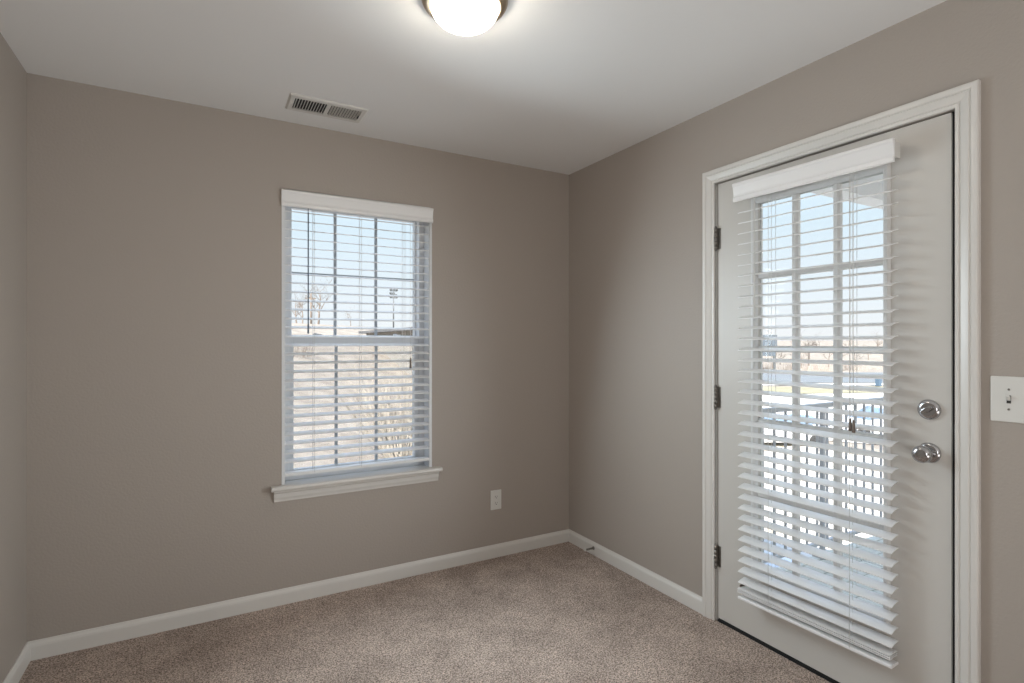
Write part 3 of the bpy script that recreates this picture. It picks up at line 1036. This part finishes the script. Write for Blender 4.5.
b2 = make_shrub('bare_shrub', 93, 2.4, 1.6, 46, M_twig, 2)
put(b2, 389, 24, True, 'tan bare shrub on the slope behind the whitish one', 'shrub', None, 1.1, 1.0)
put(b2, 300, 33, False, 'tan bare shrub low on the slope at the left of the lower window pane', 'shrub', None, 0.8, 2.2)

# ---- stadium light pole on the rise
x, y = cw(393.5, 62)
zg = hgt(x, y)
fp = empty('floodlight_pole', (x, y, zg))
tag(fp, 'thin grey pole with a cluster of floodlights seen through the upper right window pane', 'light pole')
TOP = EYE + 53 / 540 * 62
MB().tube([(x, y, zg - 0.3), (x, y, TOP)], [0.09, 0.05], 10).build('pole', M_steel, fp)
f_l = None
for k, (dz_, n) in enumerate(((-0.12, 3), (-0.52, 2), (-0.92, 3))):
    MB().box(x - 0.42, x + 0.42, y - 0.03, y + 0.03, TOP + dz_ - 0.04, TOP + dz_ + 0.04).build('crossarm', M_steel, fp)
    for q in range(n):
        xx = x + (q - (n - 1) / 2) * 0.34 + 0.10 * ((-1) ** k)
        MB().lathe([(0.06, -0.18), (0.10, -0.08), (0.15, 0.08), (0.16, 0.12), (0.02, 0.11)], (0, 0, 0), 'y', 14).build('floodlight', M_steel, fp, origin=(0, 0, 0)).location = (xx - x, 0.1, TOP + dz_ + 0.16 - zg)

# ---- wooden utility pole near the tilt wand
x, y = cw(311, 80)
zg = hgt(x, y)
up_ = empty('utility_pole', (x, y, zg))
tag(up_, 'slim tan utility pole behind the bare trees at the left of the window', 'utility pole')
MB().tube([(x, y, zg - 0.3), (x, y, EYE + 50 / 540 * 80)], [0.16, 0.11], 8).build('pole', M_twig, up_)
MB().box(x - 0.7, x + 0.7, y - 0.05, y + 0.05, EYE + 44 / 540 * 80, EYE + 45.3 / 540 * 80).build('crossarm', M_twig, up_)

# ---- long low house with a dark roof on the rise
hx0, hy0 = cw(361, 47)
hx1, hy1 = cw(428, 32)
d_ = Vector((hx1 - hx0, hy1 - hy0, 0))
L = d_.length
hz = hgt(*cw(420, 34)) - 0.6
hs = empty('low_house')
tag(hs, 'low pale house with a dark roof on the rise beyond the window', 'house')
ez = EYE + 1.02 - hz
MB().box(0.3, L + 3, 0.4, 6.4, 0, ez - 0.18).build('wall', M_stucco, hs)
MB().prism([(-0.15, ez - 0.19), (-0.15, ez), (3.4, ez + 0.14), (6.9, ez), (6.9, ez - 0.19)], -0.3, L + 3.4, 'x').build('roof', M_roof, hs)
hs.location = (hx0, hy0, hz)
hs.rotation_euler = (0, 0, math.atan2(d_.y, d_.x))

# ---- roadside sign board
x, y = cw(762, 92)
zg = hgt(x, y)
bb = empty('roadside_sign', (x, y, zg))
tag(bb, 'blue grey sign board on a post at the left of the door view', 'sign board')
ex, ey = C_, -S_          # along the picture
def obox(mb, u0, u1, d0, d1, z0, z1):
    vs = []
    for zz in (z0, z1):
        for dd in (d0, d1):
            for uu in (u0, u1):
                vs.append((x + uu * ex + dd * S_, y + uu * ey + dd * C_, zz))
    mb.add(vs, [(0, 2, 3, 1), (4, 5, 7, 6), (0, 1, 5, 4), (2, 6, 7, 3), (0, 4, 6, 2), (1, 3, 7, 5)])
    return mb
obox(MB(), -2.4, 2.5, -0.15, 0.15, EYE - 7 / 540 * 92, EYE + 8 / 540 * 92).build('sign_panel', M_sign, bb)
obox(MB(), -2.2, 2.3, -0.12, 0.12, EYE - 13 / 540 * 92, EYE - 8.5 / 540 * 92).build('lower_panel', M_sign, bb)
obox(MB(), 1.9, 2.3, -0.1, 0.1, zg - 0.2, EYE - 13 / 540 * 92).build('post', M_steel, bb)
obox(MB(), -2.1, -1.7, -0.1, 0.1, zg - 0.2, EYE - 13 / 540 * 92).build('post', M_steel, bb)

# ---- blue bin at the far kerb
x, y = cw(878.5, 56)
zg = hgt(x, y) + 0.06
bn = empty('rubbish_bin', (x, y, zg))
tag(bn, 'blue rubbish bin at the kerb at the right edge of the door glass', 'bin')
MB().prism([(x - 0.20, zg), (x + 0.20, zg), (x + 0.26, zg + .8), (x - 0.26, zg + .8)], y - 0.22, y + 0.22, 'y').build('body', M_bin, bn, bevel=0.03)
MB().box(x - 0.29, x + 0.29, y - 0.25, y + 0.25, zg + .8, zg + .88).build('lid', M_bin, bn, bevel=0.03)


# ---- cars
def make_car(name, label, paint, loc, rz, group=None):
    root = empty(name)
    tag(root, label, 'car', group)
    Lc, W = 4.4, 1.76
    secs = []           # side outline of the lower body: (x, bottom, top, half width)
    for xx, zb, zt_, hw in ((-2.2, .42, .72, .74), (-2.12, .30, .92, .82), (-1.6, .24, .98, .87), (-.9, .22, .97, .88), (0, .22, .95, .88), (.9, .22, .93, .88), (1.6, .24, .84, .86), (2.08, .30, .72, .80), (2.2, .40, .60, .70)):
        secs.append([(xx, -hw * .94, zb), (xx, -hw, zb + (zt_ - zb) * .45), (xx, -hw * .97, zt_ - .06), (xx, -hw * .86, zt_), (xx, hw * .86, zt_), (xx, hw * .97, zt_ - .06), (xx, hw, zb + (zt_ - zb) * .45), (xx, hw * .94, zb)])
    def loft(secs):
        m = MB()
        n = len(secs[0])
        V = [p for s in secs for p in s]
        F = [(i * n + j, i * n + (j + 1) % n, (i + 1) * n + (j + 1) % n, (i + 1) * n + j) for i in range(len(secs) - 1) for j in range(n)]
        F += [tuple(range(n)), tuple(range((len(secs) - 1) * n, len(secs) * n))]
        return m.add(V, F, True)
    loft(secs).build('body', paint, root, bevel=0.0)
    cab = []
    for xx, zt_, hb, ht in ((-1.95, .98, .76, .74), (-1.25, 1.36, .78, .60), (-.5, 1.45, .80, .62), (.25, 1.42, .80, .62), (1.15, .92, .78, .74)):
        cab.append([(xx, -hb, .90), (xx, -ht, zt_ - .03), (xx, -ht * .9, zt_), (xx, ht * .9, zt_), (xx, ht, zt_ - .03), (xx, hb, .90)])
    loft(cab).build('cabin_glass', M_wind, root)
    roof = []
    for xx, zt_, ht in ((-1.25, 1.375, .60), (-.5, 1.465, .62), (.25, 1.435, .62)):
        roof.append([(xx, -ht, zt_ - .06), (xx, -ht * .9, zt_), (xx, ht * .9, zt_), (xx, ht, zt_ - .06)])
    loft(roof).build('roof', paint, root)
    for s in (-1, 1):
        MB().box(-2.20, -2.13, s * .55 - .14, s * .55 + .14, .66, .80).build('tail_light', M_tail, root, bevel=.02)
    fw = None
    for wx_ in (-1.35, 1.38):
        for s in (-1, 1):
            if fw is None:
                fw = MB().lathe([(.10, -.10), (.20, -.10), (.29, -.11), (.32, -.07), (.32, .07), (.29, .11), (.20, .10), (.10, .10)], (0, 0, 0), 'y', 24).build('wheel', M_tyre, root, origin=(0, 0, 0))
                fw.location = (wx_, s * .79, .32)
            else:
                copy_obj(fw, root, (wx_, s * .79, .32))
    root.location = loc
    root.rotation_euler = (0, 0, rz)
    return root


P_silver = mat('silver_car_paint', (0.55, 0.57, 0.60, 1), 0.28, 0.4, bump=(4, 0.01, 0.001))
P_white = mat('white_car_paint', (0.70, 0.71, 0.72, 1), 0.25, 0.2, bump=(4, 0.01, 0.001))


def car_at(px, depth, paint, label, rz, group=None):
    x, y = cw(px, depth)
    return make_car('parked_car', label, paint, (x, y, hgt(x, y) + 0.02), rz, group)


car_at(803, 8.0, P_silver, 'silver car parked right below the balcony railing', math.radians(20))
car_at(776, 24.0, P_white, 'white car parked beyond the railing at the left of the door view', math.radians(150))
car_at(880, 26, P_white, 'white car parked beyond the railing at the right of the door view', math.radians(152))
